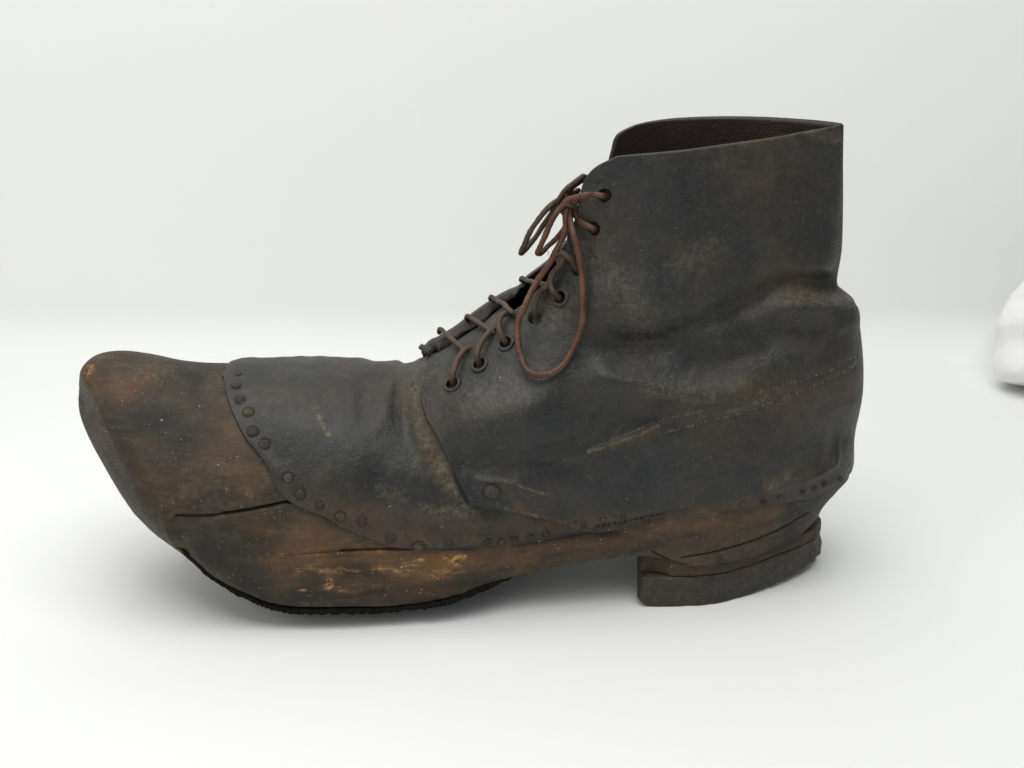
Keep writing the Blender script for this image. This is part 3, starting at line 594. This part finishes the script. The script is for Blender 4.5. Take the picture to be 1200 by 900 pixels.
lace('lace', [kn(688, 210, .010), kn(680, 212, .004), kn(670, 221, .003), kn(662, 234, .004), kn(656, 244, .005), kn(664, 250, .004)], M_LACE2)
lace('lace', [sp(698, 269, -.0015), sp(694, 267.5, .0030), sp(686, 264, .0032), kn(678, 257, -.002), kn(674, 248, -.001), kn(675, 238, .001), kn(680, 231, .003)])
big = [kn(667, 240, -.002), kn(668, 252, -.003), sp(674, 280, .006), sp(681, 320, .0045), sp(683, 353, .0035), sp(680, 387, .0032), sp(670, 413, .0032), sp(653, 434, .0032), sp(633, 439, .0035), sp(614, 427, .004), sp(606, 402, .0055), sp(608, 377, .008), sp(617, 353, .011), kn(630, 330, -.002), kn(647, 303, -.003), kn(659, 279, -.004), kn(663, 262, -.004), kn(664, 246, -.003), kn(667, 238, 0)]
lace('lace', big, M_LACE, R0*1.05)
lace('lace', [kn(660, 236, -.001), kn(668, 240, -.004), kn(676, 244, -.001), kn(672, 252, .003), kn(662, 250, .003), kn(660, 242, 0), kn(666, 234, -.003), kn(676, 232, -.001)], M_LACE2, R0*1.1)
lace('lace', [kn(652, 308, .004), kn(660, 299, .004), kn(666, 290, .003), kn(668, 276, .002), kn(670, 262, .001)], M_LACE2)
# hairs of frayed thread on the knot
lace('thread', [kn(639, 291, -.006), kn(643, 296, -.007), kn(642, 300, -.007)], M_RIV, .00012)
lace('thread', [kn(656, 288, -.006), kn(662, 283, -.007), kn(665, 291, -.007), kn(664, 297, -.006)], M_RIV, .00010)

# --- front tread pad
def pad():
    k0, k1 = np.argmin(np.abs(project(np.stack([BT[:, 0], 0*BT[:, 0]-.012, BT[:, 1]], -1))[0]-224)+(np.arange(len(BT)) > 80)*999), np.argmin(np.abs(BT[:, 0]-U(606, 680, -.035)[0]))
    t = spline(BT[k0:k1+1]+[0, .0012], 320); dn = np.gradient(t, axis=0); dn = np.stack([dn[:, 1], -dn[:, 0]], -1); dn /= np.linalg.norm(dn, axis=1, keepdims=True)
    b = t+dn*.0034; b[:, 1] = np.maximum(b[:, 1], ZG+.0002)
    V = []; nr = 40; zl = np.linspace(0, .03, 80)
    for i in range(320):
        x = t[i, 0]; Wl = np.maximum.accumulate(bodyq(np.full(80, x), t[i, 1]+zl)); wm = Wl[-1]; end = min(i, 319-i)/14.
        w = wm*(.86+.07*math.sqrt(min(end, 1)))*(1+.02*float(vnoise(np.array(i*.12), np.array(.5)))); top_ = []; bot_ = []
        for j in range(nr):
            q_ = j/(nr-1)*2-1; zz = t[i, 1]+float(np.interp(abs(q_)*w, Wl, zl)); e_ = max(0, abs(q_)-.8)/.2
            jag = e_*(.0009*float(vnoise(np.array(i*.5), np.array(9.2)))+.0006*float(vnoise(np.array(i*1.3), np.array(19.2))))
            yy = yc(x)+q_*w+np.sign(q_)*e_*(.0008+.0008*float(vnoise(np.array(i*.4), np.array(5.2))))
            xs_ = x+.0020*(1-min(i/110., 1)); top_.append((xs_, yy, max(zz+.0016, ZG+.002))); bot_.append((xs_, yy, max(zz+.0014-.0024*min(1, .15+end*.4)+jag, ZG+.0002)))
        V += bot_+top_[::-1]
    n = 2*nr; F_ = [tuple(f) for f in gridfaces(320, n, 0, False, True)]+[tuple(range(n)), tuple(range(319*n, 320*n))[::-1]]
    me = bpy.data.meshes.new('tread_pad'); me.from_pydata(V, [], F_); o = link('tread_pad', me, M_RUB, boot, True); o['label'] = 'thin black tread pad nailed under the wooden forefoot'
pad()
# --- heel: worn lift and a split wooden layer above it
def heel_plan(s, grow=0.0):
    """outline of the heel seat in plan, from the near front corner round the back to the far front corner"""
    xf = U(755, 700, -.022)[0]; xb = BK[0, 0]+.0032+grow; t = np.asarray(s)*2-1
    a = np.clip(np.abs(t)/.93, 0, 1); x = xf+(xb-xf)*np.sin((1-a)*math.pi/2)**.9
    w = bodyq(np.minimum(x, BK[0, 0]-.0004)-.0006, 0*x+.027)+grow
    w = w*np.sqrt(np.clip((xb-x)/.004, 0, 1))*(1-.22*np.clip((x-.075)/(xb-.075), 0, 1)**1.5); w0 = float(bodyq(xf, .027))+grow
    y = np.where(np.abs(t) > .93, w0-.004*((np.abs(t)-.93)/.07)**2, w); x = np.where(np.abs(t) > .93, xf-.003*np.sin((np.abs(t)-.93)/.07*math.pi/2), x)
    x = x+.0065*np.clip((np.sign(t)*y+w0)/(2*w0), 0, 1)*np.clip((xb-x)/(xb-xf), 0, 1)**3
    return x, yc(x)+np.sign(t)*y
def heel_layer(name, zb, zt, mat, taper=0., grow=0., rn=0, ns=260, nz=28, x0=None, rough=.0003, cut=False):
    s = np.linspace(0, 1, ns); x, y = heel_plan(s, grow); X = np.zeros((nz, ns)); Y = X.copy(); Z = X.copy()
    cxm = .095
    for k in range(nz):
        f = k/(nz-1); e = min(f, 1-f)*nz/3.; c = 1-.010*(1-min(e, 1))**2
        tb = 1-taper*f
        X[k] = (cxm+(x-cxm)*tb*c); Y[k] = .0148+(y-.0148)*tb*c
        zb_ = zb(x, y); zt_ = zt(x, y); Z[k] = zb_+(zt_-zb_)*f
    if cut: Y = Y+.0045*(Y < .0148)*(1-sstep(xfr+.003, xfr+.016, X))
    if x0 is not None: X = np.maximum(X, x0)
    ang = s[None, :]*30; nzv = fbm(np.broadcast_to(ang, X.shape)*1., Z*220, 1.0, 4, .55, rn*3.1)
    gx = np.gradient(x); gy = np.gradient(y); l = np.hypot(gx, gy); nx, ny = gy/l, -gx/l
    if nx[ns//2] < 0: nx, ny = -nx, -ny
    X = X+nx*nzv*rough*3; Y = Y+ny*nzv*rough*3
    V = np.stack([X, Y, Z], -1).reshape(-1, 3); F_ = [tuple(f) for f in gridfaces(nz, ns, 0, False, True)]+[tuple(range(ns)), tuple(range((nz-1)*ns, nz*ns))]
    me = bpy.data.meshes.new(name); me.from_pydata([tuple(v) for v in V], [], F_)
    zero = np.zeros(len(V))
    for nm, val in (('brown', .1 if name == 'heel_lift' else .35), ('dust_sheen', .12), ('dark', .5), ('chip', 0), ('grime_shade', 0), ('inside', 0)):
        a = me.attributes.new(nm, 'FLOAT', 'POINT'); a.data.foreach_set('value', np.full(len(V), val, np.float32))
    return link(name, me, mat, boot)
xfr = U(750, 700, -.026)[0]
M_LIFT = leather_mat('heel_lift_leather', (1.08, .97, .86), .68)
o1 = heel_layer('heel_lift', lambda x, y: ZG+.0001+.0048*sstep(.080, .135, x)+.0048*(1-sstep(xfr-.004, xfr+.0065, x))**2, lambda x, y: .0112+.0025*sstep(.08, .12, x), M_LIFT, .02, -.0004, 1)
o1['label'] = 'dark worn heel lift'
o2 = heel_layer('heel_layer', lambda x, y: .0117+.0025*sstep(.08, .12, x), lambda x, y: .0190+0*x, M_WOOD, .01, -.0010, 2, x0=xfr-.001, cut=True)
o2['label'] = 'split wooden layer between sole and heel lift'
# ------------------------------------------------------------------ the setting
def backdrop():
    pr = [(-1.2, 0), (0.272, 0)]
    for k in range(1, 25):
        a = k/24*math.radians(82); r = .034; pr.append((.272+r*math.sin(a), r*(1-math.cos(a))))
    a = math.radians(82); pr.append((pr[-1][0]+1.2*math.cos(a), pr[-1][1]+1.2*math.sin(a)))
    V = []; nx = 40
    for y, z in pr:
        for i in range(nx+1): V.append((-1.3+2.6*i/nx, y, z+ZG))
    F_ = gridfaces(len(pr), nx+1); me = bpy.data.meshes.new('backdrop'); me.from_pydata(V, [], [tuple(f) for f in F_])
    m, nt, bs = newmat('white_paper'); g = G(nt)
    c = g.mix(g.ramp(g.noise(3, 3, .5), .3, .7), (.80, .812, .802), (.82, .828, .815))
    nt.links.new(c, bs.inputs['Base Color']); bs.inputs['Roughness'].default_value = .75; bs.inputs['Specular IOR Level'].default_value = .2
    nt.links.new(g.bump(g.noise(300, 4, .6), .15, .0003), bs.inputs['Normal'])
    o = link('backdrop', me, m); o['kind'] = 'structure'; return o
backdrop()
def cloth():
    c = U(1243, 405, .24); V = []; nu, nv = 120, 80
    for i in range(nv):
        ph = math.pi*i/(nv-1)
        for j in range(nu):
            th = 2*math.pi*j/nu; r = .040
            f = 1+.08*math.sin(3*th+2*ph)-.06*abs(math.sin(2.5*th+3.5*ph))+.16*float(vnoise(np.array(3*math.cos(th)+5), np.array(2.2*ph+math.sin(th)*2)))+.05*math.sin(7*ph+2*th)
            V.append((c[0]+r*f*math.sin(ph)*math.cos(th), c[1]+r*1.1*f*math.sin(ph)*math.sin(th), max(ZG+.0005, .026+r*.95*f*math.cos(ph))))
    F_ = gridfaces(nv, nu, 0, False, True); me = bpy.data.meshes.new('cloth'); me.from_pydata(V, [], [tuple(f) for f in F_])
    m = simple_mat('white_cloth', (.84, .84, .84), (.80, .80, .79), 40, .9, .0005, spec=.1)
    o = link('cloth', me, m); o['label'] = 'crumpled white cloth on the white surface behind the heel'; o['category'] = 'cloth'
cloth()
# ------------------------------------------------------------------ light, camera, render
w = bpy.data.worlds.new('World'); SC.world = w; w.use_nodes = True
w.node_tree.nodes['Background'].inputs[0].default_value = (.93, .985, 1, 1); w.node_tree.nodes['Background'].inputs[1].default_value = .30
def area(name, loc, aim, sx, sy, power, col=(1, 1, 1)):
    l = bpy.data.lights.new(name, 'AREA'); l.shape = 'RECTANGLE'; l.size = sx; l.size_y = sy; l.energy = power; l.color = col
    o = bpy.data.objects.new(name, l); COL.objects.link(o); o.location = loc
    from mathutils import Vector
    o.rotation_euler = (Vector(aim)-Vector(loc)).to_track_quat('-Z', 'Y').to_euler(); return o
area('top_softbox', (-.07, -.20, .95), (0.0, -.08, 0), 1.1, .8, 9.2, (1, .983, .952))
area('front_fill', (-.75, -.75, .6), (-.05, -.05, .0), .9, .7, 2.7, (1, .97, .93))
cd = bpy.data.cameras.new('camera'); cam = bpy.data.objects.new('camera', cd); COL.objects.link(cam); cam.location = CAM
cam.rotation_euler = (math.radians(90)-PITCH, 0, 0); cd.sensor_width = 36; cd.lens = 45; cd.clip_end = 50; cd.clip_start = .01
cd.dof.use_dof = True; cd.dof.focus_distance = .485; cd.dof.aperture_fstop = 22
SC.camera = cam
SC.view_settings.view_transform = 'Standard'; SC.view_settings.look = 'None'; SC.view_settings.exposure = 0; SC.view_settings.gamma = 1
